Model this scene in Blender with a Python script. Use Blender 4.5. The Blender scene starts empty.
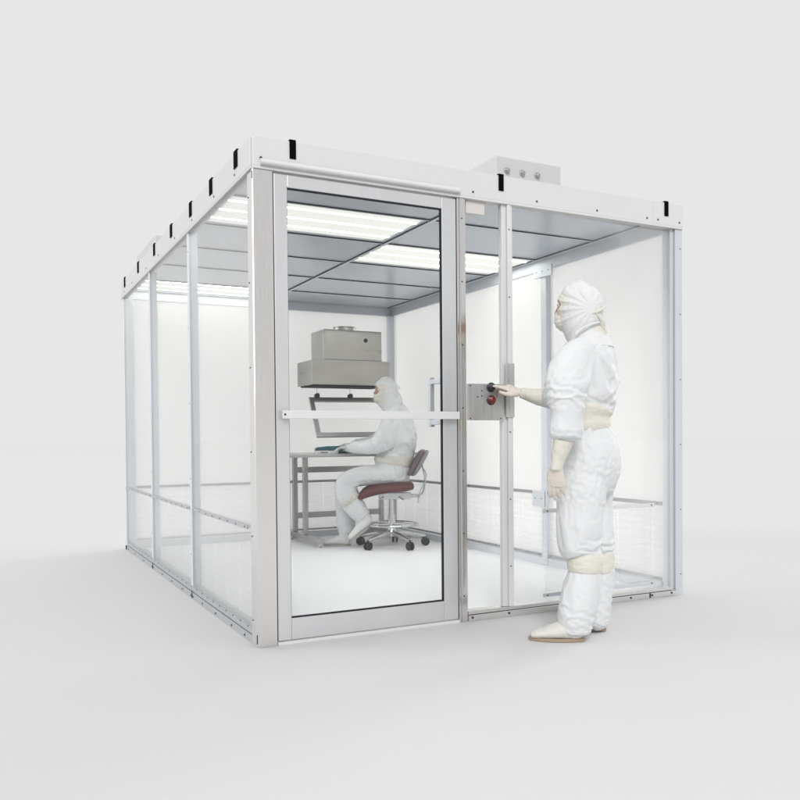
import bpy, bmesh, math, random
from mathutils import Vector, Matrix, noise
random.seed(7)
sc = bpy.context.scene
COL = sc.collection
V = Vector

# ------------------------------------------------------------------ camera
CAM = V((-1.0496, -3.4287, 0.9048))
YAW, PITCH, ROLL, FPX, SX, SY = 0.4690, -0.0188, -0.0083, 822.7, -1.28, 52.86
fw = V((math.sin(YAW)*math.cos(PITCH), math.cos(YAW)*math.cos(PITCH), math.sin(PITCH)))
_r = fw.cross(V((0, 0, 1))).normalized(); _u = _r.cross(fw)
rt = _r*math.cos(ROLL) + _u*math.sin(ROLL)
up = -_r*math.sin(ROLL) + _u*math.cos(ROLL)
cd = bpy.data.cameras.new('camera'); cam = bpy.data.objects.new('camera', cd); COL.objects.link(cam)
M = Matrix((rt, up, -fw)).transposed().to_4x4(); M.translation = CAM
cam.matrix_world = M
cd.sensor_width = 36; cd.lens = FPX/800*36
cd.shift_x = -SX/800; cd.shift_y = SY/800
cd.clip_start = 0.05; cd.clip_end = 5000
sc.camera = cam
# ------------------------------------------------------------------ world and lamps
BG = 0.799
w = bpy.data.worlds.new('World'); sc.world = w; w.use_nodes = True
wn, wl = w.node_tree.nodes, w.node_tree.links
wb = wn['Background']; wb.inputs[1].default_value = 1.0
# a studio room: even pale grey ahead and overhead, dimmer behind the photographer
wt = wn.new('ShaderNodeTexCoord'); wd = wn.new('ShaderNodeVectorMath'); wd.operation = 'DOT_PRODUCT'
wd.inputs[1].default_value = (-math.sin(YAW), -math.cos(YAW), -.15)
wm = wn.new('ShaderNodeMapRange'); wm.interpolation_type = 'SMOOTHSTEP'
wm.inputs[1].default_value = .0; wm.inputs[2].default_value = .75; wm.inputs[3].default_value = BG; wm.inputs[4].default_value = .64
wl.new(wt.outputs['Generated'], wd.inputs[0]); wl.new(wd.outputs['Value'], wm.inputs[0]); wl.new(wm.outputs[0], wb.inputs[0])
GROUND_ALB = 0.632
KEY, SIDE = 2.0, 1.0
def area(name, direction, dist, size, irradiance, color=(1, 1, 1)):
    # a disk lamp far enough away to light the whole floor evenly
    ld = bpy.data.lights.new(name, 'AREA'); ld.shape = 'DISK'; ld.size = size
    d = V(direction).normalized()
    ld.energy = irradiance*math.pi*dist*dist; ld.color = color
    o = bpy.data.objects.new(name, ld); COL.objects.link(o)
    o.location = d*dist
    o.rotation_euler = d.to_track_quat('Z', 'Y').to_euler()
    return o
def sky_dir(az, el):
    # az: compass angle in degrees, 0 = +Y (into the picture), 90 = +X
    az, el = math.radians(az), math.radians(el)
    return (math.sin(az)*math.cos(el), math.cos(az)*math.cos(el), math.sin(el))
area('key_softbox', sky_dir(206, 36), 3000, 1100, KEY)
area('right_added_fill', sky_dir(74, 13), 3000, 1000, SIDE)  # added fill lamp out of frame, brightens the right wall panels
area('left_added_fill', sky_dir(-60, 13), 3000, 1000, SIDE)  # added fill lamp out of frame, brightens the rear wall panels
sc.view_settings.view_transform = 'Standard'; sc.view_settings.look = 'None'
sc.view_settings.exposure = 0; sc.view_settings.gamma = 1
cy = sc.cycles
cy.use_denoising = True
cy.max_bounces = 10; cy.diffuse_bounces = 5; cy.glossy_bounces = 5; cy.transparent_max_bounces = 48
cy.sample_clamp_indirect = 6; cy.caustics_reflective = False; cy.caustics_refractive = False

# ------------------------------------------------------------------ materials
def nodes(m):
    m.use_nodes = True
    return m.node_tree, m.node_tree.nodes, m.node_tree.links
def mat(name, col, rough=.5, metal=0., bump=None, bscale=30, var=0., vscale=8, stretch=None, sub=0., spec=.5, coat=0.):
    m = bpy.data.materials.new(name); nt, N, L = nodes(m)
    b = N['Principled BSDF']
    b.inputs['Base Color'].default_value = (*col, 1); b.inputs['Roughness'].default_value = rough
    b.inputs['Metallic'].default_value = metal
    b.inputs['Specular IOR Level'].default_value = spec
    if coat: b.inputs['Coat Weight'].default_value = coat
    if sub:
        b.inputs['Subsurface Weight'].default_value = sub; b.inputs['Subsurface Radius'].default_value = (.02, .012, .008)
        b.inputs['Subsurface Scale'].default_value = .3
    tc = N.new('ShaderNodeTexCoord'); mp = N.new('ShaderNodeMapping')
    L.new(tc.outputs['Object'], mp.inputs[0])
    if stretch: mp.inputs['Scale'].default_value = stretch
    if var:
        n = N.new('ShaderNodeTexNoise'); n.inputs['Scale'].default_value = vscale; n.inputs['Detail'].default_value = 6
        L.new(mp.outputs[0], n.inputs['Vector'])
        r = N.new('ShaderNodeMix'); r.data_type = 'RGBA'
        r.inputs[6].default_value = (*[c*(1-var) for c in col], 1); r.inputs[7].default_value = (*[min(1, c*(1+var)) for c in col], 1)
        L.new(n.outputs[0], r.inputs[0]); L.new(r.outputs[2], b.inputs['Base Color'])
        rr = N.new('ShaderNodeMapRange'); rr.inputs[3].default_value = max(.02, rough-.08); rr.inputs[4].default_value = min(1, rough+.08)
        L.new(n.outputs[0], rr.inputs[0]); L.new(rr.outputs[0], b.inputs['Roughness'])
    if bump:
        n2 = N.new('ShaderNodeTexNoise'); n2.inputs['Scale'].default_value = bscale; n2.inputs['Detail'].default_value = 5
        L.new(mp.outputs[0], n2.inputs['Vector'])
        bp = N.new('ShaderNodeBump'); bp.inputs['Strength'].default_value = bump; bp.inputs['Distance'].default_value = .01
        L.new(n2.outputs[0], bp.inputs['Height']); L.new(bp.outputs[0], b.inputs['Normal'])
    return m
def glass_mat(name, tint, scatter=0., scol=(.95, .95, .95), refl=1.0, trans=.5, ior=1.45):
    """clear sheet: straight transmission, fresnel reflection, and (for the milky panels) diffuse scatter"""
    m = bpy.data.materials.new(name); nt, N, L = nodes(m)
    N.remove(N['Principled BSDF']); out = N['Material Output']
    t = N.new('ShaderNodeBsdfTransparent'); t.inputs[0].default_value = (*tint, 1)
    last = t.outputs[0]
    if scatter:
        d = N.new('ShaderNodeBsdfDiffuse'); d.inputs[0].default_value = (*scol, 1)
        tl = N.new('ShaderNodeBsdfTranslucent'); tl.inputs[0].default_value = (*scol, 1)
        mx = N.new('ShaderNodeMixShader'); mx.inputs[0].default_value = trans
        L.new(d.outputs[0], mx.inputs[1]); L.new(tl.outputs[0], mx.inputs[2])
        m2 = N.new('ShaderNodeMixShader'); m2.inputs[0].default_value = scatter
        n = N.new('ShaderNodeTexNoise'); n.inputs['Scale'].default_value = 1.3; n.inputs['Detail'].default_value = 2
        tc = N.new('ShaderNodeTexCoord'); L.new(tc.outputs['Object'], n.inputs['Vector'])
        mr = N.new('ShaderNodeMapRange'); mr.inputs[3].default_value = scatter*.85; mr.inputs[4].default_value = min(1, scatter*1.15)
        L.new(n.outputs[0], mr.inputs[0]); L.new(mr.outputs[0], m2.inputs[0])
        L.new(last, m2.inputs[1]); L.new(mx.outputs[0], m2.inputs[2]); last = m2.outputs[0]
    f = N.new('ShaderNodeFresnel'); f.inputs[0].default_value = ior
    mu = N.new('ShaderNodeMath'); mu.operation = 'MULTIPLY'; mu.inputs[1].default_value = refl
    g = N.new('ShaderNodeBsdfGlossy'); g.inputs[0].default_value = (1, 1, 1, 1); g.inputs['Roughness'].default_value = .02
    m3 = N.new('ShaderNodeMixShader')
    L.new(f.outputs[0], mu.inputs[0]); L.new(mu.outputs[0], m3.inputs[0])
    L.new(last, m3.inputs[1]); L.new(g.outputs[0], m3.inputs[2])
    L.new(m3.outputs[0], out.inputs[0])
    return m
def glow_mat(name, col, strength, wav=None):
    m = bpy.data.materials.new(name); nt, N, L = nodes(m)
    b = N['Principled BSDF']; b.inputs['Base Color'].default_value = (.22, .22, .215, 1); b.inputs['Roughness'].default_value = .4
    b.inputs['Emission Color'].default_value = (*col, 1); b.inputs['Emission Strength'].default_value = strength
    # three fluorescent tubes glowing through the prismatic sheet
    tc = N.new('ShaderNodeTexCoord'); sx = N.new('ShaderNodeSeparateXYZ'); L.new(tc.outputs['Object'], sx.inputs[0])
    def mth(op, x, y=None):
        q = N.new('ShaderNodeMath'); q.operation = op
        L.new(x, q.inputs[0])
        if y is not None: q.inputs[1].default_value = y
        return q.outputs[0]
    d = mth('ABSOLUTE', mth('SUBTRACT', mth('FRACT', mth('ADD', mth('MULTIPLY', sx.outputs[1], 1/.18), .5)), .5))
    mr = N.new('ShaderNodeMapRange'); mr.inputs[1].default_value = .04; mr.inputs[2].default_value = .085
    mr.inputs[3].default_value = strength; mr.inputs[4].default_value = .72
    L.new(d, mr.inputs[0])
    n = N.new('ShaderNodeTexNoise'); n.inputs['Scale'].default_value = 40; L.new(tc.outputs['Object'], n.inputs['Vector'])
    mm = N.new('ShaderNodeMath'); mm.operation = 'MULTIPLY'; nn = N.new('ShaderNodeMapRange'); nn.inputs[3].default_value = .9; nn.inputs[4].default_value = 1.1
    L.new(n.outputs[0], nn.inputs[0]); L.new(nn.outputs[0], mm.inputs[0]); L.new(mr.outputs[0], mm.inputs[1]); L.new(mm.outputs[0], b.inputs['Emission Strength'])
    return m

MT = {}
MT['ground'] = mat('studio_floor', (GROUND_ALB,)*3, 1.0, spec=0)
MT['floor'] = mat('white_vinyl', (.93, .93, .945), .45, var=.015, vscale=5, spec=.25)
MT['alu'] = mat('anodised_aluminium', (.62, .645, .68), .5, .35, var=.05, vscale=12, stretch=(1, 1, .15))
MT['alu_bright'] = mat('bright_aluminium', (.70, .70, .70), .6, .3, var=.05, vscale=14, stretch=(1, 1, .12))
MT['steel'] = mat('brushed_stainless', (.80, .785, .775), .24, .95, var=.06, vscale=25, stretch=(6, 6, .3))
MT['hood_steel'] = mat('hood_stainless', (.43, .415, .39), .3, .9, var=.16, vscale=5, stretch=(.5, .5, 2.2))
MT['plate_steel'] = mat('satin_stainless', (.66, .655, .645), .3, .85, var=.16, vscale=16, stretch=(4, 4, .35))
MT['jamb_steel'] = mat('polished_stainless', (.78, .76, .75), .14, 1.0, var=.05, vscale=25, stretch=(6, 6, .3))
MT['door_alu'] = mat('door_aluminium', (.71, .715, .725), .36, .7, var=.05, vscale=14, stretch=(1, 1, .12))
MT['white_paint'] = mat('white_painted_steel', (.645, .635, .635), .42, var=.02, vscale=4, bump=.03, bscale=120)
MT['shaded_side_paint'] = mat('shaded_fascia_paint', (.58, .58, .59), .42, var=.03, vscale=4, bump=.03, bscale=120)  # shade of the left side put into a darker copy of the fascia paint
MT['unit_paint'] = mat('pale_painted_unit', (.54, .535, .54), .42, var=.03, vscale=4, bump=.03, bscale=120)
MT['ceiling'] = mat('grey_ceiling_panel', (.50, .54, .59), .22, var=.03, vscale=3, spec=.6)
MT['tee'] = mat('ceiling_tee', (.62, .65, .69), .4, .3)
MT['dark'] = mat('dark_gasket_and_gap_shade', (.035, .037, .042), .9, spec=.08)
MT['screw'] = mat('dark_screw', (.07, .07, .08), .35, .7)
MT['black'] = mat('black_strap', (.003, .003, .003), .9, spec=.05)
MT['glass'] = glass_mat('clear_acrylic', (.997, .998, .998), scatter=.004, refl=.5)
MT['added_haze'] = glass_mat('added_haze_acrylic', (.99, .99, .985), scatter=.42, scol=(1, .995, .985), refl=.008, trans=.5)  # white scatter added so the view through these panels looks brighter
MT['louvre'] = glass_mat('louvre_acrylic', (.99, .99, .99), scatter=.40, scol=(.99, .99, 1), refl=.05, trans=.45)
MT['louvre_clear'] = glass_mat('louvre_clear_acrylic', (.99, .99, .99), scatter=.14, scol=(.98, .98, 1), refl=.12, trans=.45)
MT['glow'] = glow_mat('light_diffuser', (.975, 1.0, .93), 26.0)
MT['tyvek'] = mat('white_coverall', (.675, .685, .695), .72, bump=.22, bscale=34, var=.015, vscale=6, spec=.2, sub=.15)
MT['tyvek_grey'] = mat('pale_grey_coverall', (.74, .755, .765), .8, bump=.15, bscale=60, var=.03, vscale=6, spec=.15)
MT['hoodcloth'] = mat('white_hood_cloth', (.69, .695, .695), .8, bump=.3, bscale=70, var=.02, spec=.15)
MT['hoodcloth_grey'] = mat('pale_grey_hood_cloth', (.73, .735, .73), .8, bump=.25, bscale=70, var=.03, spec=.15)
MT['ivory'] = mat('ivory_band', (.665, .645, .575), .7, bump=.3, bscale=60, var=.03, spec=.2)
MT['mask'] = mat('pale_mask_cloth', (.70, .68, .62), .75, bump=.25, bscale=80, var=.02, spec=.15)
MT['glove'] = mat('latex_glove', (.655, .60, .535), .5, bump=.2, bscale=80, var=.03, sub=.15)
MT['glove_grey'] = mat('grey_latex_glove', (.62, .63, .62), .5, bump=.2, bscale=80, var=.03)
MT['skin'] = mat('skin', (.50, .26, .18), .5, var=.06, vscale=30, sub=.2)
MT['eye_white'] = mat('eye_white', (.75, .72, .70), .2)
MT['iris'] = mat('brown_iris', (.045, .022, .012), .15)
MT['overshoe'] = mat('cream_overshoe', (.64, .625, .59), .7, bump=.15, bscale=60, var=.03, spec=.2)
MT['sole'] = mat('tan_sole', (.36, .27, .19), .7, bump=.2, bscale=60, var=.08)
MT['sole_pale'] = mat('pale_grey_sole', (.42, .40, .36), .7, bump=.2, bscale=60, var=.08)
MT['maroon'] = mat('maroon_vinyl', (.115, .028, .032), .42, bump=.06, bscale=200, var=.08)
MT['mauve'] = mat('mauve_vinyl', (.165, .125, .13), .45, bump=.06, bscale=200, var=.06)
MT['shell'] = mat('grey_shell', (.26, .26, .27), .5, bump=.05, bscale=200)
MT['chrome'] = mat('polished_alloy', (.62, .63, .64), .22, .9, var=.05, vscale=10)
MT['bench_steel'] = mat('bench_stainless', (.44, .435, .425), .33, .8, var=.06, vscale=14, stretch=(1, 1, .2))
MT['sill_alu'] = mat('sill_aluminium', (.44, .45, .47), .45, .4, var=.06, vscale=16)
MT['rail'] = mat('rail_aluminium', (.36, .365, .38), .38, .75, var=.08, vscale=20)
MT['teal'] = mat('teal_plastic', (.012, .105, .13), .4, var=.08)
MT['teal_lid'] = mat('pale_teal_plastic', (.10, .27, .31), .4)
MT['paper'] = mat('white_tray', (.82, .82, .81), .5)
MT['red'] = mat('red_button', (.16, .018, .02), .3)
MT['rubber'] = mat('black_rubber', (.012, .012, .013), .45)
MT['plate'] = mat('beige_label_plate', (.60, .58, .56), .5)
MT['cord'] = mat('grey_cord', (.42, .43, .43), .5)

# ------------------------------------------------------------------ mesh helpers
class MB:
    def __init__(s): s.v = []; s.f = []; s.m = []
    def add(s, v, f, mi=0):
        o = len(s.v); s.v += [tuple(a) for a in v]; s.f += [[i+o for i in q] for q in f]; s.m += [mi]*len(f); return s
    def box(s, x0, x1, y0, y1, z0, z1, mi=0):
        v = [(x, y, z) for z in (z0, z1) for y in (y0, y1) for x in (x0, x1)]
        return s.add(v, [(0, 2, 3, 1), (4, 5, 7, 6), (0, 1, 5, 4), (2, 6, 7, 3), (0, 4, 6, 2), (1, 3, 7, 5)], mi)
    def tube(s, pts, rad, n=10, mi=0, closed=False):
        pts = [V(p) for p in pts]; k = len(pts); rad = rad if hasattr(rad, '__len__') else [rad]*k
        vs = []; ref = None
        for i, p in enumerate(pts):
            if closed: t = pts[(i+1) % k]-pts[i-1]
            else: t = pts[min(i+1, k-1)]-pts[max(i-1, 0)]
            t.normalize()
            if ref is None: ref = t.orthogonal().normalized()
            ref = (ref - t*ref.dot(t)).normalized(); q = t.cross(ref)
            vs += [p + (ref*math.cos(a)+q*math.sin(a))*rad[i] for a in [2*math.pi*j/n for j in range(n)]]
        fs = []
        for i in range(k if closed else k-1):
            a, b = i*n, ((i+1) % k)*n
            fs += [(a+j, a+(j+1) % n, b+(j+1) % n, b+j) for j in range(n)]
        if not closed: fs += [tuple(range(n))[::-1], tuple(range((k-1)*n, k*n))]
        return s.add(vs, fs, mi)
    def cyl(s, c, axis, r, h, n=20, mi=0, r2=None):
        a = V(axis).normalized(); c = V(c)
        return s.tube([c, c+a*h], [r, r if r2 is None else r2], n, mi)
    def lathe(s, c, axis, prof, n=24, mi=0):
        a = V(axis).normalized(); c = V(c)
        return s.tube([c+a*h for h, r in prof], [max(r, 1e-4) for h, r in prof], n, mi)
    def build(s, name, mats, parent=None, bevel=0, smooth=False, seg=2):
        me = bpy.data.meshes.new(name); me.from_pydata(s.v, [], s.f)
        mats = mats if isinstance(mats, (list, tuple)) else [mats]
        for m in mats: me.materials.append(m)
        for p, mi in zip(me.polygons, s.m): p.material_index = mi
        bm = bmesh.new(); bm.from_mesh(me); bmesh.ops.recalc_face_normals(bm, faces=bm.faces); bm.to_mesh(me); bm.free()
        if smooth: smooth_by_angle(me)
        o = bpy.data.objects.new(name, me); COL.objects.link(o)
        if parent: o.parent = parent; o.matrix_parent_inverse = pinv(parent)
        if bevel:
            b = o.modifiers.new('bevel', 'BEVEL'); b.width = bevel; b.segments = seg; b.limit_method = 'ANGLE'; b.angle_limit = math.radians(40)
            b.harden_normals = False
        return o
def smooth_by_angle(me, ang=35):
    bm = bmesh.new(); bm.from_mesh(me); c = math.radians(ang)
    for f in bm.faces: f.smooth = True
    for e in bm.edges:
        if len(e.link_faces) == 2 and e.calc_face_angle(0) > c: e.smooth = False
    bm.to_mesh(me); bm.free()
def pinv(o):
    # parts are modelled in world coordinates: only a thing's Empty carries an offset
    return Matrix.Translation(-o.location) if o.parent is None else Matrix()
def thing(name, label, cat, loc=(0, 0, 0), group=None):
    o = bpy.data.objects.new(name, None); COL.objects.link(o); o.location = loc
    o.empty_display_size = .1; tag(o, label, cat, group); return o
def tag(o, label, cat, group=None):
    o['label'] = label; o['category'] = cat
    if group: o['group'] = group
    return o
def struct(o): o['kind'] = 'structure'; return o
def at(px, py, d):
    """the world point seen at pixel (px, py) of the 800-px photograph at depth d"""
    return CAM + (fw + rt*((px-400-SX)/FPX) - up*((py-400-SY)/FPX))*d
def screws_line(mb, a, b, n, nrm, r=.0045, mi=1, t0=.03, t1=.97):
    a, b, nrm = V(a), V(b), V(nrm)
    for i in range(n):
        p = a.lerp(b, t0+(t1-t0)*i/max(1, n-1)); mb.cyl(p-nrm*.002, nrm, r, .0045, 8, mi, r*.7)

def spline(P, k=5):
    """Catmull-Rom through rows of numbers"""
    out = []; n = len(P)
    for i in range(n-1):
        p0, p1, p2, p3 = P[max(i-1, 0)], P[i], P[i+1], P[min(i+2, n-1)]
        for s in range(k):
            t = s/k
            out.append([.5*((2*b)+(-a+c)*t+(2*a-5*b+4*c-d)*t*t+(-a+3*b-3*c+d)*t**3) for a, b, c, d in zip(p0, p1, p2, p3)])
    out.append(list(P[-1])); return out
def spl(P, k=6): return [V(q) for q in spline([tuple(p) for p in P], k)]

# ------------------------------------------------------------------ setting
W, D, H = 2.49, 3.66, 2.196
FB = 2.06                      # underside of the fascia
mb = MB(); n = 64
mb.add([(160*math.cos(2*math.pi*i/n), 160*math.sin(2*math.pi*i/n), 0) for i in range(n)], [tuple(range(n))])
struct(mb.build('ground', MT['ground']))
struct(MB().box(.02, W-.02, .05, D-.02, .002, .008).build('floor', MT['floor']))

# ------------------------------------------------------------------ the cleanroom
room = thing('modular_cleanroom', 'large clear walled modular cleanroom with white fascia, aluminium posts and a glazed door', 'cleanroom', (W/2, D/2, 0))
A, AB, S, SC, DK = MT['alu'], MT['alu_bright'], MT['steel'], MT['screw'], MT['dark']
def part(mb, name, mats, bevel=.002, parent=room, **k): return mb.build(name, mats, parent, bevel, **k)

# near corner post
mb = MB().box(0, .088, 0, .012, 0, FB).box(0, .012, .012, .085, 0, FB).box(.012, .05, .012, .05, 0, FB-.001)
screws_line(mb, (0, .068, .05), (0, .068, FB-.05), 6, (-1, 0, 0))
mb.box(-.002, .0, .004, .014, .015, .055, 1); mb.box(-.002, .0, .004, .014, 2.02, 2.05, 1)
part(mb, 'corner_post', [S, SC])
# front right corner post: bright outer flange, blue grey inner side
mb = MB().box(2.437, W, 0, .012, 0, FB).box(W-.012, W, .012, .1, 0, FB).box(2.412, 2.47, .014, .07, 0, FB-.001)
screws_line(mb, (2.474, 0, .06), (2.474, 0, FB-.05), 6, (0, -1, 0))
part(mb, 'corner_post', [A, SC])
# rear corner posts
for x0, x1 in ((0, .075), (W-.075, W)):
    part(MB().box(x0, x1, D-.075, D, 0, FB), 'corner_post', A)
# left wall posts (a narrow outer nose and a deep web reaching inwards)
for y in (1.245, 2.445):
    mb = MB().box(0, .012, y-.022, y+.022, .075, FB).box(.012, .05, y-.02, y+.02, .012, FB-.001)
    screws_line(mb, (0, y, .2), (0, y, FB-.05), 5, (-1, 0, 0), .004)
    part(mb, 'wall_post', [A, SC])
# right wall posts
for y in (1.2, 2.43):
    mb = MB().box(W-.065, W-.004, y-.03, y+.03, .012, FB-.001)
    part(mb, 'wall_post', [A, SC])
mb = MB().box(W-.08, W-.067, 1.09, 1.29, 2.0, 2.075)
screws_line(mb, (W-.08, 1.12, 2.04), (W-.08, 1.26, 2.04), 3, (-1, 0, 0), .006)
part(mb, 'bracket', [A, SC])
mb = MB().box(W-.072, W-.0665, 1.19, 1.33, .415, .525)
screws_line(mb, (W-.072, 1.22, .47), (W-.072, 1.30, .47), 2, (-1, 0, 0), .006)
part(mb, 'bracket', [A, SC])
part(MB().box(1.21, 1.28, D-.07, D-.004, .012, FB-.001), 'wall_post', A)
# jamb beside the door and front mullion
mb = MB().box(1.013, 1.027, .002, .05, 0, FB).box(1.027, 1.048, -.004, .05, 0, FB).box(1.048, 1.063, .004, .06, 0, FB)
screws_line(mb, (1.0375, -.004, .07), (1.0375, -.004, FB-.04), 7, (0, -1, 0), .005)
part(mb, 'door_jamb', [MT['jamb_steel'], SC])
mb = MB().box(1.274, 1.3015, .006, .035, .051, FB).box(1.3015, 1.324, -.005, .035, .051, FB).box(1.324, 1.336, .003, .034, .051, FB)
screws_line(mb, (1.312, -.005, .2), (1.312, -.005, FB-.07), 6, (0, -1, 0), .005)
part(mb, 'wall_post', [AB, SC])

# fascia
WP, SP = MT['white_paint'], MT['shaded_side_paint']
mb = MB().box(.0005, W, -.008, .012, FB+.012, H).box(.0005, W, -.008, .035, FB, FB+.012)
for x in (.30, .62, 1.10, 1.48, 1.87, 2.22, 2.30, 2.46): mb.cyl((x, -.007, FB+.035), (0, -1, 0), .0055, .004, 8, 1)
mb.box(2.262, 2.265, -.0095, -.007, FB+.02, H-.003, 2)
part(mb, 'front_fascia', [WP, SC, MT['plate']])
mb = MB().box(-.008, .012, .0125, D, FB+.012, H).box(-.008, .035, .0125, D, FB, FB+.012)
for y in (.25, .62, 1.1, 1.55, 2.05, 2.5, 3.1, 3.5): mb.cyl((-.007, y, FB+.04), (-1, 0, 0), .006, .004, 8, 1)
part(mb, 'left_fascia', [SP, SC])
mb = MB().box(W-.035, W, .0355, D, FB, H-.002)
part(mb, 'right_fascia', [A])
mb = MB().box(.036, W-.036, D-.035, D, FB, H-.002)
part(mb, 'rear_fascia', [A])
part(MB().box(.014, W-.037, .014, D-.037, 2.17, 2.185), 'roof_deck', WP)
# rounded drip rail over the door
mb = MB().tube([(.03, -.014, FB+.028), (1.02, -.014, FB+.028)], .0135, 14)
mb.cyl((.034, -.008, FB+.045), (0, -1, 0), .006, .004, 8, 1)
part(mb, 'drip_rail', [AB, SC], 0, smooth=True)
# black straps hooked over the fascia
def strap(name, fn):
    part(fn(), name, MT['black'], .003)
for x in (.178, 1.263, 2.361):
    strap('strap', lambda: MB().box(x-.015, x+.015, -.0125, -.0085, H-.076, H+.004).box(x-.015, x+.015, -.0125, .06, H+.0042, H+.0075))
for y in (.225, .675, 1.124, 1.641, 2.186, 2.816, 3.447):
    strap('strap', lambda: MB().box(-.0125, -.0085, y-.028, y+.028, H-.072, H+.004).box(-.0125, .06, y-.028, y+.028, H+.0042, H+.0075))

# sills
mb = MB().box(1.064, 2.436, -.004, .06, 0, .03).box(1.064, 2.4115, 0, .055, .033, .05).box(1.064, 2.411, .006, .05, .030, .033, 1)
for x in (1.085, 1.30, 1.72, 2.10, 2.255, 2.40): mb.cyl((x, -.003, .018), (0, -1, 0), .006, .005, 8, 1)
mb.box(2.235, 2.245, -.0065, -.0035, .004, .03, 1)
part(mb, 'sill', [S, SC])
mb = MB().box(0, .05, .086, D, 0, .036).box(.004, .05, .086, D, .040, .078).box(.008, .05, .086, D, .036, .040, 2)
for i in range(28): mb.cyl((.005, .16+i*.124, .066), (-1, 0, 0), .0042, .004, 8, 1)
for y in (.2, .42, .72, 1.0, 1.22, 1.27, 1.5, 1.8, 2.1, 2.42, 2.47, 2.8, 3.2, 3.5, 3.6): mb.cyl((.001, y, .017), (-1, 0, 0), .0055, .005, 8, 1)
for y in (1.243, 2.443): mb.box(-.004, -.0005, y-.004, y+.004, .006, .05, 1)
part(mb, 'sill', [MT['sill_alu'], SC, MT['rail']])
part(MB().box(W-.06, W-.001, .10, D-.076, 0, .06), 'sill', A)
part(MB().box(.076, W-.076, D-.06, D-.001, 0, .06), 'sill', A)
part(MB().box(.09, 1.012, -.006, .05, 0, .014), 'threshold', WP)

# clear wall panels; rear and right ones carry haze added to brighten them
G, MK = MT['glass'], MT['added_haze']
for y0, y1 in ((.080, 1.230), (1.260, 2.430), (2.460, D-.070)):
    part(MB().box(.002, .008, y0, y1, .07, FB+.006), 'glass_pane', G, 0)
part(MB().box(1.057, 1.281, .022, .028, .045, FB+.006), 'glass_pane', G, 0)
part(MB().box(1.328, 2.420, .022, .028, .045, FB+.006), 'glass_pane', G, 0)
for y0, y1 in ((.102, 1.169), (1.231, 2.399), (2.461, D-.077)):
    part(MB().box(W-.03, W-.024, y0, y1, .062, FB-.001), 'wall_panel', MK, 0)
for x0, x1 in ((.077, 1.208), (1.282, W-.077)):
    part(MB().box(x0, x1, D-.03, D-.024, .062, FB-.001), 'wall_panel', MK, 0)

# low louvred panels with an upper and a lower rail
def louvre(axis, c, a0, a1, z0, z1, depth, m, pitch=.040):
    mb = MB(); nz = int((z1-z0)/pitch); vs = []; fs = []
    nx = max(2, int((a1-a0)/.22))
    prof = []
    for i in range(nz):
        z = z0+i*(z1-z0)/nz; h = (z1-z0)/nz
        prof += [(z, 0), (z+h*.35, depth*.6), (z+h*.7, depth), (z+h*.95, depth*.5)]
    prof.append((z1, 0))
    for k in range(nx):
        g0 = a0+(a1-a0)*k/nx+.006; g1 = a0+(a1-a0)*(k+1)/nx-.006
        o = len(vs)
        for z, d in prof:
            for g in (g0, g1):
                vs.append((c+d, g, z) if axis == 'x' else (g, c+d, z))
        fs += [(o+2*i, o+2*i+1, o+2*i+3, o+2*i+2) for i in range(len(prof)-1)]
    mb.add(vs, fs)
    return part(mb, 'louvre_panel', m, 0)
RL, LV, LC = MT['rail'], MT['louvre'], MT['louvre_clear']
def rail(x0, x1, y0, y1, z, nrm, ns, m=RL, h=.011):
    mb = MB().box(x0, x1, y0, y1, z-h, z+h)
    if ns:
        if abs(nrm[0]): a, b = ((x0 if nrm[0] < 0 else x1), y0, z), ((x0 if nrm[0] < 0 else x1), y1, z)
        else: a, b = (x0, (y0 if nrm[1] < 0 else y1), z), (x1, (y0 if nrm[1] < 0 else y1), z)
        screws_line(mb, a, b, ns, nrm, .0055, 1)
    part(mb, 'rail', [m, SC], .0015)
for y0, y1 in ((.12, 1.222), (1.268, 2.422), (2.468, D-.077)):
    louvre('x', .012, y0, y1, .09, .50, .010, LC)
    rail(-.006, .0015, y0+.01, y1-.02, .512, (-1, 0, 0), 8, MT['sill_alu'], .009)
for y0, y1 in ((.102, 1.169), (1.231, 2.399), (2.461, D-.077)):
    louvre('x', W-.05, y0, y1, .09, .49, -.007, LV)
    rail(W-.062, W-.052, y0, y1, .512, (-1, 0, 0), 3)
    rail(W-.062, W-.052, y0, y1, .078, (-1, 0, 0), 3, RL, .008)
for x0, x1 in ((.077, 1.208), (1.282, W-.077)):
    louvre('y', D-.05, x0, x1, .09, .49, -.007, LV)
    rail(x0, x1, D-.062, D-.052, .512, (0, -1, 0), 3)
    rail(x0, x1, D-.062, D-.052, .078, (0, -1, 0), 3, RL, .008)
louvre('y', .014, 1.53, 2.27, .10, .50, -.008, LC)
rail(1.525, 2.285, .006, .018, .518, (0, -1, 0), 3, AB, .010)
rail(1.525, 2.285, .006, .018, .083, (0, -1, 0), 3, A, .009)

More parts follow.
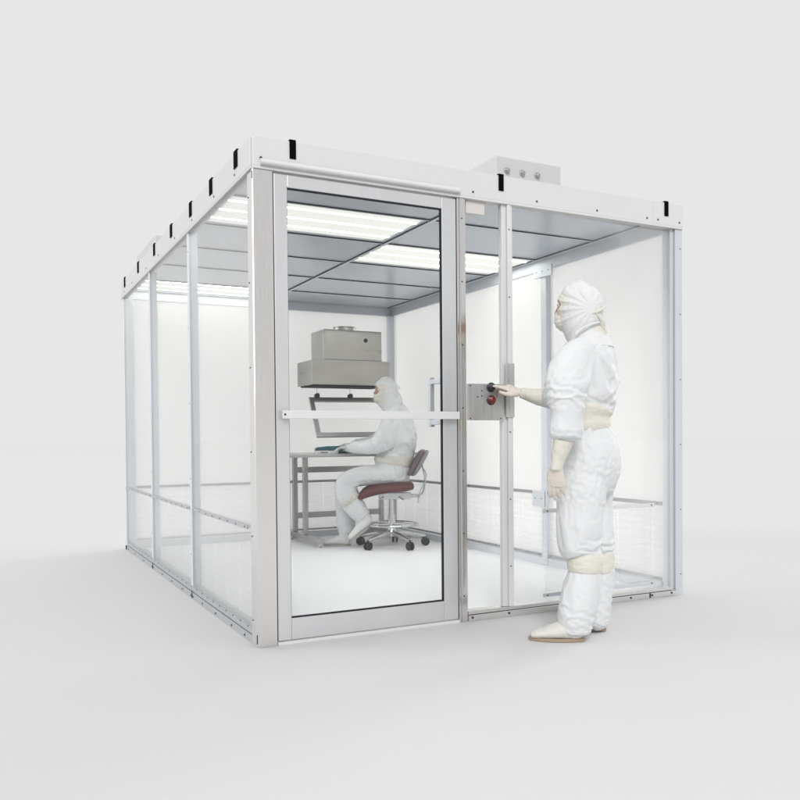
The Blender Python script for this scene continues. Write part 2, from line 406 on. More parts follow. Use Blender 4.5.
# door: frame, gasket, pane, push bar, pull handle
dx0, dx1, dz0, dz1 = .0935, 1.0095, .018, 2.054
gx0, gx1, gz0, gz1 = .155, .930, .113, 1.998
mb = MB().box(dx0, gx0, .004, .020, dz0, dz1).box(gx1, dx1, .004, .020, dz0, dz1)
mb.box(gx0, gx1, .004, .020, dz0, gz0).box(gx0, gx1, .004, .020, gz1, dz1)
door = part(mb, 'door', MT['door_alu'], .003)
mb = MB().box(gx0, gx0+.002, .010, .018, gz0, gz1).box(gx1-.005, gx1+.001, .006, .0205, gz0, gz1)
mb.box(gx0+.002, gx1-.007, .006, .018, gz0, gz0+.006).box(gx0+.002, gx1-.007, .006, .018, gz1-.006, gz1)
part(mb, 'gasket', DK, 0, door)
part(MB().box(gx0-.004, gx1+.004, .009, .014, gz0-.004, gz1+.004), 'glass_pane', G, 0, door)
mb = MB().box(dx0+.018, dx1-.006, -.030, -.018, .990, 1.026).box(dx0+.02, dx0+.05, -.018, .004, .995, 1.021).box(dx1-.04, dx1-.01, -.018, .004, .995, 1.021)
mb.cyl((dx0+.03, -.030, 1.008), (0, -1, 0), .005, .003, 8, 1)
part(mb, 'push_bar', [AB, SC], .004, door)
mb = MB().box(.93, .955, .13, .152, .955, 1.20).box(.932, .953, .020, .13, 1.165, 1.19).box(.932, .953, .020, .13, .965, .99)
part(mb, 'handle', A, .003, door)
mb = MB().box(.0885, .093, .008, .04, .02, FB-.002).box(1.0100, 1.0125, .008, .04, .02, FB-.002)
part(mb, 'door_seal', DK, 0)

# control plate with two push buttons, on the front wall between jamb and mullion
mb = MB().box(1.064, 1.2735, -.006, .004, .985, 1.165)
for x, z in ((1.078, 1.155), (1.078, .995), (1.255, .995), (1.12, 1.10), (1.145, 1.13), (1.145, 1.105)): mb.cyl((x, -.005, z), (0, -1, 0), .004, .004, 8, 1)
cp = part(mb, 'control_plate', [MT['plate_steel'], SC], .002)
for z, m in ((1.148, MT['rubber']), (1.085, MT['red'])):
    mb = MB().lathe((1.198, -.006, z), (0, -1, 0), [(0, .021), (.010, .021), (.012, .018), (.022, .016), (.026, .011), (.027, 0)], 20)
    bt = mb.build('push_button', m, cp, smooth=True)
    MB().lathe((1.198, -.006, z), (0, -1, 0), [(0, .024), (.006, .024), (.008, .021)], 20).build('button_collar', MT['rubber'], cp, smooth=True)
part(MB().box(1.286, 1.337, -.0105, -.0045, 1.0, 1.27), 'cover_plate', MT['plate_steel'])
part(MB().box(1.07, 1.178, .010, .016, 1.995, FB-.003), 'label_plate', MT['plate'])

# ceiling: panels, light panels, tees
CZ = 2.136; xm = 1.246; y0s = [.05] + [.66+.611*k for k in range(5)] + [D-.036]
lights = {(0, 1), (1, 2), (0, 5)}
for c, (x0, x1) in enumerate(((.038, xm), (xm, W-.037))):
    for r in range(6):
        ya, yb = y0s[r]+.006, y0s[r+1]-.006; xa, xb = x0+.006, x1-.006
        if (c, r) in lights:
            cl = part(MB().box(xa, xa+.03, ya, yb, CZ, CZ+.02).box(xb-.03, xb, ya, yb, CZ, CZ+.02).box(xa+.03, xb-.03, ya, ya+.03, CZ, CZ+.02).box(xa+.03, xb-.03, yb-.03, yb, CZ, CZ+.02), 'ceiling_light', MT['tee'])
            df = MB(); cx, cyy = (xa+xb)/2, (ya+yb)/2; hx, hy = (xb-xa)/2-.031, (yb-ya)/2-.031
            df.box(-hx, hx, -hy, hy, 0, .006)
            o = df.build('diffuser', MT['glow']); o.location = (cx, cyy, CZ+.004); o.parent = cl; o.matrix_parent_inverse = pinv(cl)
        else:
            part(MB().box(xa, xb, ya, yb, CZ, CZ+.015), 'ceiling_panel', MT['ceiling'], 0)
mb = MB().box(xm-.004, xm+.020, .05, D-.037, CZ-.006, CZ-.001).box(xm-.012, xm-.0045, .05, D-.037, CZ-.006, CZ-.001, 1)  # dark strips beside the tees stand in for their shadow gaps
mb.box(W-.075, W-.0365, .05, D-.037, CZ-.006, CZ-.001).box(W-.084, W-.0755, .05, D-.037, CZ-.006, CZ-.001, 1)
for k, y in enumerate(y0s):
    ylo, yhi = (y-.008, y+.008) if k < 6 else (y-.04, y)
    for a, b in ((.038, xm-.0125), (xm+.0205, W-.0845)):
        mb.box(a, b, y-.0045, y+.0045, CZ-.006, CZ-.001, 1)
        mb.box(a, b, y+.005, y+.018, CZ-.006, CZ-.001) if k < 6 else mb.box(a, b, y-.03, y-.005, CZ-.006, CZ-.001)
part(mb, 'ceiling_grid', [MT['tee'], DK], 0)

# ------------------------------------------------------------------ fan filter units on the roof
def filter_unit(x, y, wx, wy, top, label):
    t = thing('fan_filter_unit', label, 'filter unit', (x+wx/2, y+wy/2, 2.187), 'fan filter units on the cleanroom roof')
    b = MB().box(x, x+wx, y, y+wy, 2.187, top).build('housing', MT['unit_paint'], t, .006)
    for k in range(3):
        cx = x+wx*(.16+.23*k)
        MB().lathe((cx, y, top-.075), (0, -1, 0), [(0, .017), (.004, .017), (.006, .012), (.016, .011), (.018, .007), (.019, 0)], 16).build('gland', MT['hood_steel'], t, smooth=True)
    return t
filter_unit(1.441, .30, .436, .85, 2.418, 'white box on the cleanroom roof with three round cable glands, behind the front fascia')
filter_unit(.10, 2.74, .436, .80, 2.395, 'white box on the cleanroom roof, far back above the left wall')

# ------------------------------------------------------------------ workbench
bx0, bx1 = 1.10, 2.36
bench = thing('workbench', 'stainless steel workbench on twin upright legs beside the seated worker', 'workbench', (1.73, 3.2, .008))
BS = MT['bench_steel']
MB().box(bx0, bx1, 2.85, 3.56, .748, .775).build('worktop', BS, bench, .004)
for x in (1.40, 2.24):
    mb = MB().box(x-.02, x+.02, 3.15, 3.19, .085, .747).box(x-.02, x+.02, 3.41, 3.45, .085, .747)
    MB().box(x-.02, x+.02, 3.15, 3.19, .085, .747).build('leg', BS, bench, .003)
    MB().box(x-.02, x+.02, 3.41, 3.45, .085, .747).build('leg', BS, bench, .003)
    MB().box(x-.028, x+.028, 2.80, 3.57, .045, .084).build('foot_beam', BS, bench, .004)
    for y in (2.86, 3.53):
        MB().cyl((x, y, .0082), (0, 0, 1), .024, .008, 16, r2=.02).cyl((x, y, .0162), (0, 0, 1), .008, .029, 10).build('leveling_foot', MT['chrome'], bench, smooth=True)
for z in (.60, .20):
    MB().box(1.4205, 2.2195, 3.415, 3.445, z, z+.05).build('cross_rail', BS, bench, .003)

# ------------------------------------------------------------------ stainless filter hood over the bench, with its swing-out sash
hood = thing('filter_hood', 'stainless steel filter hood hanging above the bench, small box on a wider box', 'hood', (1.76, 3.2, 1.35))
HS = MT['hood_steel']
lowh = MB().box(1.408, 2.125, 3.0, 3.36, 1.352, 1.558).build('lower_housing', HS, hood, .004)
MB().box(1.43, 2.10, 3.02, 3.34, 1.342, 1.3515).build('filter_face', MT['dark'], lowh)
mb = MB().box(1.525, 2.07, 3.03, 3.33, 1.559, 1.822)
uph = mb.build('upper_housing', HS, hood, .010, seg=3)
MB().box(1.528, 2.067, 3.0265, 3.0295, 1.802, 1.806).box(1.535, 2.06, 3.027, 3.0295, 1.572, 1.575).build('seam', MT['rail'], uph)
MB().box(1.405, 2.128, 2.9965, 2.9995, 1.545, 1.561).build('lip', HS, lowh)
MB().lathe((1.913, 3.03, 1.74), (0, -1, 0), [(0, .018), (.004, .018), (.006, .014), (.014, .012), (.015, 0)], 16).build('knob', MT['rubber'], uph, smooth=True)
MB().lathe((1.78, 3.18, 1.822), (0, 0, 1), [(0, .105), (.008, .105), (.009, .095), (.034, .095), (.037, .099), (.042, .099), (.043, .09)], 32).build('duct_collar', HS, hood, smooth=True)
for x in (1.55, 1.98):
    MB().box(x, x+.05, 3.361, D-.072, 1.40, 1.44).build('wall_bracket', HS, hood, .003)
# sash frame
def quad_frame(tl, tr, bl, br, wd, th):
    tl, tr, bl, br = map(V, (tl, tr, bl, br)); nrm = (tr-tl).cross(bl-tl).normalized()*th
    cx = (tl+tr+bl+br)/4
    o = [tl, tr, br, bl]; ux = (tr-tl).normalized()*wd; uy = (tl-bl).normalized()*wd
    i_ = [tl+ux-uy, tr-ux-uy, br-ux+uy, bl+ux+uy]
    vs = o+i_+[p+nrm for p in o+i_]; fs = []
    for k in range(4):
        l = (k+1) % 4
        fs += [(k, l, 4+l, 4+k), (8+k, 12+k, 12+l, 8+l), (k, 8+k, 8+l, l), (4+k, 4+l, 12+l, 12+k)]
    return vs, fs, nrm, i_
tl, tr, bl, br = V((1.452, 3.20, 1.256)), V((2.19, 3.20, 1.262)), V((1.455, 3.02, .914)), V((2.14, 3.02, .92))
vs, fs, nrm, inn = quad_frame(tl, tr, bl, br, .042, .018)
sash = MB().add(vs, fs).build('sash_frame', BS, hood, .003)
MB().add([p+nrm*.5 for p in inn], [(0, 1, 2, 3)]).build('sash_pane', G, sash)
for x in (1.525, 1.835):
    MB().box(x-.022, x+.022, 3.185, 3.21, 1.25, 1.281).cyl((x, 3.205, 1.274), (0, -1, 0), .017, .035, 14).build('hinge', MT['rubber'], sash, .003)
    MB().tube([(x, 3.20, 1.28), (x, 3.20, 1.342)], .003, 8).build('hanger', MT['chrome'], sash)

# ------------------------------------------------------------------ chair
def gz(px, py, z=.008):
    d = (at(px, py, 1)-CAM); t = (z-CAM.z)/d.z; return CAM+d*t
hits = [gz(*p) for p in ((355, 550), (381, 554), (420, 551), (375, 546.5), (414, 547.5))]
cc = V((1.945, 2.62, .008))
chair = thing('lab_chair', 'swivel lab chair with maroon seat, grey backrest and chrome five star base', 'chair', cc)
a0 = math.radians(202)
for k in range(5):
    a = a0+2*math.pi*k/5; dr = V((math.cos(a), math.sin(a), 0)); R = .285
    p0, p1 = cc+dr*.03+V((0, 0, .115)), cc+dr*R+V((0, 0, .078))
    mb = MB().tube([p0, p0.lerp(p1, .5)+V((0, 0, .006)), p1], [.024, .019, .014], 10)
    MB.build(mb, 'base_arm', MT['chrome'], chair, smooth=True)
    sd = V((-dr.y, dr.x, 0)); c = cc+dr*R+V((0, 0, .034))
    cs = MB()
    for s in (-1, 1): cs.lathe(c+sd*s*.008, sd*s, [(0, .027), (.002, .033), (.012, .033), (.016, .028), (.017, .0)], 20)
    cs.cyl(c+V((0, 0, .01)), (0, 0, 1), .008, .04, 10)
    cs.build('caster', MT['rubber'], chair, smooth=True)
MB().lathe(cc, (0, 0, 1), [(.085, .03), (.09, .042), (.125, .042), (.14, .032), (.27, .028), (.272, .020), (.44, .020)], 20).build('column', MT['chrome'], chair, smooth=True)
ringz = .185
MB().tube([cc+V((.215*math.cos(t), .215*math.sin(t), ringz)) for t in [2*math.pi*i/40 for i in range(40)]], .0105, 10, 0, True).tube([cc+V((-.21, 0, ringz)), cc+V((.21, 0, ringz))], .008, 8).tube([cc+V((0, -.21, ringz)), cc+V((0, .21, ringz))], .008, 8).build('foot_ring', MT['chrome'], chair, smooth=True)
# directions of the sitter: left in the picture is forward
vd = V((cc.x-CAM.x, cc.y-CAM.y, 0)).normalized(); FWD = V((-vd.y, vd.x, 0)); RGT = vd.copy()
def loc(c, f, r, z): return V((c.x, c.y, 0)) + FWD*f + RGT*r + V((0, 0, z))
def superell(cs, rows, n=28, e=2.6):
    """lofted closed shape; rows of (centre, half axis vector a, half axis vector b)"""
    vs = []; fs = []; k = len(rows)
    for c, a, b in rows:
        for i in range(n):
            t = 2*math.pi*i/n; x, y = math.cos(t), math.sin(t)
            x = math.copysign(abs(x)**(2/e), x); y = math.copysign(abs(y)**(2/e), y)
            vs.append(c+a*x+b*y)
    for i in range(k-1):
        fs += [(i*n+j, i*n+(j+1) % n, (i+1)*n+(j+1) % n, (i+1)*n+j) for j in range(n)]
    fs += [tuple(range(n))[::-1], tuple(range((k-1)*n, k*n))]
    return vs, fs
rows = []
for f, zt, zb, hw in ((-.185, .515, .495, .13), (-.175, .535, .478, .17), (-.12, .548, .462, .20), (0, .545, .452, .205), (.10, .538, .440, .205), (.18, .520, .420, .20), (.235, .488, .402, .185), (.262, .455, .395, .165), (.27, .435, .405, .15)):
    rows.append((loc(cc, f, 0, (zt+zb)/2), RGT*hw, V((0, 0, (zt-zb)/2))))
MB().add(*superell(None, rows)).build('seat', MT['maroon'], chair, smooth=True)
mb = MB().box(-.16, .10, -.05, .05, .40, .452); mb.box(-.24, -.15, -.022, .022, .41, .44)
mb.v = [tuple(loc(cc, v[0], v[1], v[2])) for v in mb.v]
mb.tube([loc(cc, .06, -.04, .42), loc(cc, .10, -.2, .415)], .006, 8).tube([loc(cc, -.06, -.05, .42), loc(cc, -.10, -.19, .405)], .006, 8)
mb.build('seat_mechanism', MT['chrome'], chair, .006)
rows = []; rows2 = []
bdir = V((0, 0, 1))
for s, hw, th in ((-.115, .10, .014), (-.10, .145, .026), (-.05, .175, .031), (.0, .185, .031), (.06, .175, .031), (.10, .14, .026), (.115, .09, .014)):
    c = loc(cc, -.203-s*.50, 0, .70+s*.90)
    rows.append((c, RGT*hw, FWD*th)); rows2.append((c-FWD*.030-V((0, 0, .006)), RGT*hw*.96, FWD*th))
MB().add(*superell(None, rows)).build('backrest', MT['mauve'], chair, smooth=True)
MB().add(*superell(None, rows2)).build('backrest_shell', MT['shell'], chair, smooth=True)
MB().tube(spl([loc(cc, -.20, 0, .425), loc(cc, -.245, 0, .435), loc(cc, -.272, 0, .49), loc(cc, -.275, 0, .58), loc(cc, -.255, 0, .68)]), .008, 10).build('back_bar', MT['chrome'], chair, smooth=True)
MB().tube(spl([loc(cc, -.255, -.03, .66), loc(cc, -.285, -.04, .60), loc(cc, -.268, -.05, .53), loc(cc, -.232, -.06, .46), loc(cc, -.215, -.06, .37)]), .004, 8).build('cord', MT['cord'], chair, smooth=True)

# ------------------------------------------------------------------ people
def tube_solid(P, R1, R2=None, ref=None, n=22):
    """closed tapered limb: path points, half width along ref x tangent, half width along ref"""
    P = [V(p) for p in P]; k = len(P); R2 = R2 or R1
    vs = []; fs = []
    for i in range(k):
        t = (P[min(i+1, k-1)]-P[max(i-1, 0)]).normalized()
        b = (ref - t*ref.dot(t)).normalized(); a = t.cross(b)
        vs += [P[i]+a*math.cos(q)*R1[i]+b*math.sin(q)*R2[i] for q in [2*math.pi*j/n for j in range(n)]]
    for i in range(k-1):
        fs += [(i*n+j, i*n+(j+1) % n, (i+1)*n+(j+1) % n, (i+1)*n+j) for j in range(n)]
    t0 = (P[0]-P[1]).normalized(); t1 = (P[-1]-P[-2]).normalized()
    o = len(vs); vs += [P[0]+t0*min(R1[0], R2[0])*.55, P[-1]+t1*min(R1[-1], R2[-1])*.55]
    fs += [(o, (j+1) % n, j) for j in range(n)] + [(o+1, (k-1)*n+j, (k-1)*n+(j+1) % n) for j in range(n)]
    return vs, fs
def loft_px(rows, d0, ref, k=5):
    """rows of (px, py, half width in px, half depth in m, depth offset in m)"""
    rows = spline(rows, k)
    P = [at(r[0], r[1], d0+r[4]) for r in rows]
    R1 = [max(.004, r[2]*(d0+r[4])/FPX) for r in rows]; R2 = [max(.004, r[3]) for r in rows]
    return tube_solid(P, R1, R2, ref)
def ball(c, r, n=16, sc3=(1, 1, 1), axes=None):
    c = V(c); vs = []; fs = []; m = n//2; ax = axes or (V((1, 0, 0)), V((0, 1, 0)), V((0, 0, 1)))
    for i in range(1, m):
        th = math.pi*i/m
        for j in range(n):
            ph = 2*math.pi*j/n
            vs.append(c+ax[0]*r*sc3[0]*math.sin(th)*math.cos(ph)+ax[1]*r*sc3[1]*math.sin(th)*math.sin(ph)+ax[2]*r*sc3[2]*math.cos(th))
    for i in range(m-2): fs += [(i*n+j, (i+1)*n+j, (i+1)*n+(j+1) % n, i*n+(j+1) % n) for j in range(n)]
    o = len(vs); vs += [c+ax[2]*r*sc3[2], c-ax[2]*r*sc3[2]]
    fs += [(o, j, (j+1) % n) for j in range(n)]+[(o+1, (m-2)*n+(j+1) % n, (m-2)*n+j) for j in range(n)]
    return vs, fs
def fuse(name, solids, voxel, m, parent, smooth=4, fold=None, cut=None, solid=0, mats=None, paint=None):
    """merge closed solids into one continuous skin, smooth it, add cloth folds"""
    mb = MB()
    for s in solids: mb.add(*s)
    me = bpy.data.meshes.new('tmp'); me.from_pydata(mb.v, [], mb.f)
    bm = bmesh.new(); bm.from_mesh(me); bmesh.ops.recalc_face_normals(bm, faces=bm.faces); bm.to_mesh(me); bm.free()
    o = bpy.data.objects.new('tmp', me); COL.objects.link(o)
    r = o.modifiers.new('r', 'REMESH'); r.mode = 'VOXEL'; r.voxel_size = voxel; r.use_smooth_shade = True
    if smooth: s = o.modifiers.new('s', 'SMOOTH'); s.factor = .5; s.iterations = smooth
    dg = bpy.context.evaluated_depsgraph_get(); dg.update()
    me2 = bpy.data.meshes.new_from_object(o.evaluated_get(dg)); bpy.data.objects.remove(o)
    me2.name = name; me2.materials.clear()
    for mm in (mats or [m]): me2.materials.append(mm)
    bm = bmesh.new(); bm.from_mesh(me2)
    if fold:
        bm.normal_update(); dv = [(v, v.normal.copy()*fold(v.co, v.normal)) for v in bm.verts]
        for v, d in dv: v.co += d
    if cut: bmesh.ops.delete(bm, geom=[f for f in bm.faces if cut(f.calc_center_median())], context='FACES')
    for f in bm.faces:
        f.smooth = True
        if paint: f.material_index = paint(f.calc_center_median())
    bm.to_mesh(me2); bm.free()
    o = bpy.data.objects.new(name, me2); COL.objects.link(o)
    if parent: o.parent = parent; o.matrix_parent_inverse = pinv(parent)
    if solid: s = o.modifiers.new('solid', 'SOLIDIFY'); s.thickness = solid; s.offset = -1
    return o
def cloth_fold(amp, freq, ref=None, seed=0., marks=()):
    """soft drapes running down the body, sparse sharp creases, and bunching round the marked points"""
    S = lambda x, y, z, k: noise.noise(V((x, y, z))+V((seed+k, k*.37, seed*.5-k)))
    def f(p, n):
        w_ = .35*noise.noise(p*3.1+V((seed, 1, 4)))
        x, y, z = p.x*freq+w_, p.y*freq-w_, p.z*freq
        a = S(x, y, z*.30, 0)
        b = 1-2*abs(S(x*1.5, y*1.5, z*.38, 9))
        c = 1-2*abs(S(x*1.1+z*.8, y*1.1, z*1.0-x*.5, 21))
        e = 1-2*abs(S(x*1.7-z*.9, y*1.7, z*1.2, 31))
        pt = max(0, min(1, .5+1.6*S(x*.6, y*.6, z*.6, 51)))
        d = amp*(.55*a+.45*max(0, b)**2-.15-(.40*max(0, (c-.66)/.34)*pt*pt+.34*max(0, (e-.72)/.28)*(1-pt)**2)+.10*S(x*3.2, y*3.2, z*1.6, 61))
        for (c, r, am, ax, fr) in marks:
            t = (p-c).length/r
            if t < 1:
                wgt = (1-t*t)**2
                ph = (p-c).dot(ax)*fr*.55+3.2*noise.noise(p*8+V((seed, 0, 2)))
                d += am*wgt*(1-2*abs(math.sin(ph)))*(.55+.9*noise.noise(p*11+V((3, seed, 1))))
        return d
    return f

def drape(o, body, pin, frames=24, grow=.07, bend=.25):
    """let the coverall hang: a short cloth simulation over the body, held where tapes and cuffs hold it"""
    vg = o.vertex_groups.new(name='pin')
    for v in o.data.vertices:
        wgt = pin(v.co)
        if wgt > 0: vg.add([v.index], wgt, 'REPLACE')
    cm = body.modifiers.new('collision', 'COLLISION')
    body.collision.thickness_outer = .004; body.collision.cloth_friction = 8
    c = o.modifiers.new('cloth', 'CLOTH'); st = c.settings
    st.quality = 6; st.mass = .12; st.air_damping = 4
    st.tension_stiffness = st.compression_stiffness = 25; st.shear_stiffness = 10; st.bending_stiffness = bend
    st.tension_damping = st.compression_damping = st.shear_damping = 6; st.bending_damping = .6
    st.vertex_group_mass = 'pin'; st.pin_stiffness = 1; st.shrink_min = -grow; st.shrink_max = -grow
    c.collision_settings.collision_quality = 2; c.collision_settings.distance_min = .004
    c.collision_settings.use_self_collision = False
    c.point_cache.frame_start = 1; c.point_cache.frame_end = frames
    for f in range(1, frames+1): sc.frame_set(f)
    dg = bpy.context.evaluated_depsgraph_get()
    me = bpy.data.meshes.new_from_object(o.evaluated_get(dg))
    for m in list(o.modifiers): o.modifiers.remove(m)
    body.modifiers.remove(cm); o.vertex_groups.clear()
    me.name = o.data.name; o.data = me
    for p in me.polygons: p.use_smooth = True
    sb = o.modifiers.new('subdivision', 'SUBSURF'); sb.levels = 1; sb.render_levels = 1
    sc.frame_set(1)
def make_hand(name, wrist, xdir, dorsal, curls, thumb, size, m, parent, mirror=1, cuff=None, spread=1.0):
    """five separate jointed fingers on a palm. xdir: wrist to knuckles, dorsal: back of the hand"""
    X = V(xdir).normalized(); Z = V(dorsal); Z = (Z-X*Z.dot(X)).normalized(); Y = Z.cross(X)*mirror
    T = lambda x, y, z: V(wrist)+(X*x+Y*y+Z*z)*size
    S = []
    S.append(tube_solid([T(-.02, 0, 0), T(.0, 0, 0), T(.03, .002, 0), T(.06, .002, .001), T(.085, .0, 0)], [q*size for q in (.024, .025, .036, .041, .036)], [q*size for q in (.020, .018, .017, .014, .011)], Z, 18))
    S.append(tube_solid([T(.012, .018, -.006), T(.035, .030, -.010), T(.055, .032, -.006)], [q*size for q in (.015, .016, .011)], None, Z, 12))
    ys = (.030, .0105, -.0095, -.0285); ls = (.070, .079, .073, .057); rs = (.0088, .0090, .0086, .0076)
    for k in range(4):
        ang = 0; p = V((.083-(.004 if k in (0, 2) else (.012 if k == 3 else 0)), ys[k]*spread, .0)); pts = [p-V((.016, 0, 0)), p]; fan = (.09, .02, -.05, -.13)[k]*spread
        for j, part_ in enumerate((.46, .30, .24)):
            ang += curls[k][j]; l = ls[k]*part_
            p = p+V((l*math.cos(ang), l*fan*math.cos(ang), -l*math.sin(ang))); pts.append(p)
        rr = [rs[k]*q*size for q in (1.05, 1.08, .98, .9, .70)]
        S.append(tube_solid([T(*q) for q in pts], rr, None, Y, 12))
    tb = [T(*q) for q in thumb]
    S.append(tube_solid(tb, [q*size for q in (.013, .0125, .0105, .0080)][:len(tb)], None, Z, 12))
    if cuff: S += cuff
    return fuse(name, S, .0028*size, m, parent, 2, fold=lambda p, n: .0009*noise.noise(p*90))

# ---- standing person -------------------------------------------------------
DS = 3.70
ctr = gz(583, 638, 0)
stand = thing('person', 'standing person in white hooded coverall pressing a wall button with an outstretched gloved hand', 'person', (ctr.x, ctr.y, 0))
vS = V((ctr.x-CAM.x, ctr.y-CAM.y, 0)).normalized(); lS = V((-vS.y, vS.x, 0))   # lS: left in the picture
th = math.radians(14)
FS = (lS*math.cos(th)+vS*math.sin(th)).normalized(); RS = V((FS.y, -FS.x, 0))    # facing, and the person's right (away from us)
torso = [(589, 336, 13, .06, 0), (590, 344, 21, .12, 0), (588.5, 354, 26, .175, 0), (588, 370, 27, .19, 0), (587.5, 392, 27, .185, 0), (587, 407, 25, .165, 0), (585, 417, 21.5, .15, 0),
         (586, 429, 22.5, .155, 0), (589, 444, 27, .17, 0), (590.5, 459, 29.5, .18, 0), (589, 474, 28.5, .18, 0), (586.5, 487, 25.5, .17, 0)]
legL = [(586, 468, 23, .10, -.06), (582, 490, 24, .11, -.075), (579.5, 515, 23.2, .105, -.075), (579.5, 534, 21.5, .10, -.07), (581.5, 546, 20, .098, -.065), (584.5, 554, 16, .082, -.065),
        (585, 571, 15.5, .078, -.065), (580.5, 590, 18, .086, -.065), (577, 608, 17.8, .085, -.065), (575.5, 620, 17, .08, -.065), (575, 631, 15.5, .065, -.065)]
legR = [(597, 468, 21, .10, .07), (594, 490, 19, .10, .08), (592, 515, 19, .098, .08), (595, 534, 18, .095, .08), (599, 546, 14.5, .09, .08), (602, 555, 10.5, .075, .08),
        (602, 571, 10.5, .075, .08), (599.5, 590, 12, .078, .08), (598, 608, 11.5, .075, .08), (597.5, 619, 10.5, .07, .08), (597, 627, 9, .055, .08)]
armL = [(584, 349, 12, .07, -.14), (573, 360, 17, .08, -.195), (567, 375, 20.5, .088, -.225), (566, 391, 20, .086, -.24), (567.5, 407, 17, .078, -.245), (567, 418, 15.5, .072, -.245), (566, 428, 16.5, .076, -.24), (565, 437, 16.2, .072, -.24), (564.5, 443, 13, .058, -.235)]
armR = [(585, 350, 13, .07, .14), (571, 368, 13, .075, .20), (558, 390, 12, .07, .24), (549, 398, 10, .055, .28), (541, 398, 8, .045, .30)]
bodyS = lambda k: [loft_px([(a, b, c*k, d*k, e) for a, b, c, d, e in rws], DS, RS) for rws in (torso, legL, legR, armL[:-1], armR)]
mk = [(at(567, 432, DS-.25), .10, .007, V((0, 0, 1)), 190), (at(583, 543, DS-.07), .11, .008, V((0, 0, 1)), 170), (at(600, 543, DS+.08), .10, .006, V((0, 0, 1)), 170),
      (at(586, 424, DS), .16, .004, V((0, 0, 1)), 150), (at(570, 395, DS-.25), .15, .005, V((.4, .3, .85)).normalized(), 110), (at(588, 492, DS), .14, .004, V((.2, .5, .8)).normalized(), 90), (at(577, 606, DS-.07), .12, .0045, V((.3, .1, .9)).normalized(), 110)]
suit = fuse('coverall', bodyS(1.0), .0105, MT['tyvek'], stand, 3, cloth_fold(.005, 6.2, seed=1.3, marks=mk))
# body under the garment: head with a face, neck, trunk, limbs, one skin
hc = at(579.5, 307, DS)
th2 = math.radians(20)
FH = (lS*math.cos(th2)+vS*math.sin(th2)).normalized(); RH = V((FH.y, -FH.x, 0)); Z = V((0, 0, 1))
def head_solids(c, F, R, s=1.0):
    T = lambda f, r, z: c+(F*f+R*r+Z*z)*s
    return [ball(c, 1, 20, (.090*s, .072*s, .104*s), (F, R, Z)), ball(T(.035, 0, -.065), 1, 16, (.052*s, .052*s, .055*s), (F, R, Z)),
            tube_solid([T(.088, 0, .022), T(.098, 0, .002), T(.110, 0, -.018), T(.098, 0, -.028)], [.009*s, .010*s, .014*s, .010*s], None, R, 10),
            tube_solid([T(.080, -.05, .030), T(.088, -.02, .034), T(.088, .02, .034), T(.080, .05, .030)], [.008*s]*4, None, Z, 8),
            tube_solid([T(.07, -.028, -.055), T(.088, 0, -.052), T(.07, .028, -.055)], [.006*s, .010*s, .006*s], None, Z, 8),
            tube_solid([T(-.015, 0, -.06), T(-.03, 0, -.12), T(-.04, 0, -.17)], [.058*s, .054*s, .06*s], None, R, 14)] + \
           [ball(T(-.01, q*.076, -.01), 1, 10, (.018*s, .009*s, .03*s), (F, R, Z)) for q in (-1, 1)]
def eyes(c, F, R, s, parent):
    for q in (-1, 1):
        e = c+(F*.080+R*q*.032+Z*.012)*s
        eb = MB().add(*ball(e, .0125*s, 16)).build('eye', MT['eye_white'], parent, smooth=True)
        MB().add(*ball(e+F*.0085*s+R*q*.001, .0062*s, 12)).build('iris', MT['iris'], eb, smooth=True)
bd = fuse('body', [s for s in bodyS(.88)] + head_solids(hc, FH, RH), .008, MT['skin'], stand, 3)
zS = lambda py, dd=0: at(585, py, DS+dd).z
hold = [(zS(417), .035), (zS(562), .030), (zS(340), .035), (zS(632), .03)]
def pin_s(p):
    wgt = .05
    if zS(512) < p.z < zS(440): wgt = .28
    elif zS(548) < p.z <= zS(512): wgt = .12
    for z0, r in hold: wgt = max(wgt, 1-max(0, abs(p.z-z0)-r*.5)/(r*.5))
    if (p-at(564.5, 444, DS-.235)).length < .085: wgt = max(wgt, min(1, (at(565, 436, DS-.24).z+.012-p.z)/.02))
    if (p-at(541, 398, DS+.30)).length < .06: wgt = 1
    return max(0, min(1, wgt))
drape(suit, bd, pin_s, grow=.075, bend=.12)
eyes(hc, FH, RH, 1.0, bd)
# hood: skull cover with skirt, opened in front of the eyes
def hood_px(rows, d0, ref): return loft_px(rows, d0, ref, 4)
hoodrows = [(580, 284, 8, .045, 0), (579.5, 288, 15, .068, 0), (579.5, 296, 21, .086, 0), (579.8, 306, 23.3, .092, 0), (580.5, 316, 22.5, .091, 0), (581.5, 325, 20.5, .088, 0), (583.5, 332, 18, .085, 0), (586, 338, 18.5, .10, 0), (588, 344, 21.5, .135, 0), (588.5, 349, 24.5, .16, 0)]
eyeS = hc+FH*.095+Z*.008
def cut_eye(c, F, R, s=1.0):
    def f(p):
        q = p-c; return q.dot(F) > .045*s and (q.dot(R)/(.069*s))**2 + ((q.z-.008*s)/(.034*s))**2 < 1
    return f
def hoodfold(c, F, R, tie, seed=2.0, amp=.005):
    """gathers that fan out from the tie at the back of the head"""
    def f(p, n):
        q = p-c; ang = math.atan2(q.z-tie[1], q.dot(F)-tie[0])
        d = math.hypot(q.z-tie[1], q.dot(F)-tie[0])
        ph = ang*9+1.3*noise.noise(V((q.x*9, q.y*9, q.z*9+seed)))
        return amp*min(1, d/.06)*((1-abs(math.sin(ph)))*.9-.3+.5*noise.noise(V((ph*2.2, d*12, seed))))
    return f
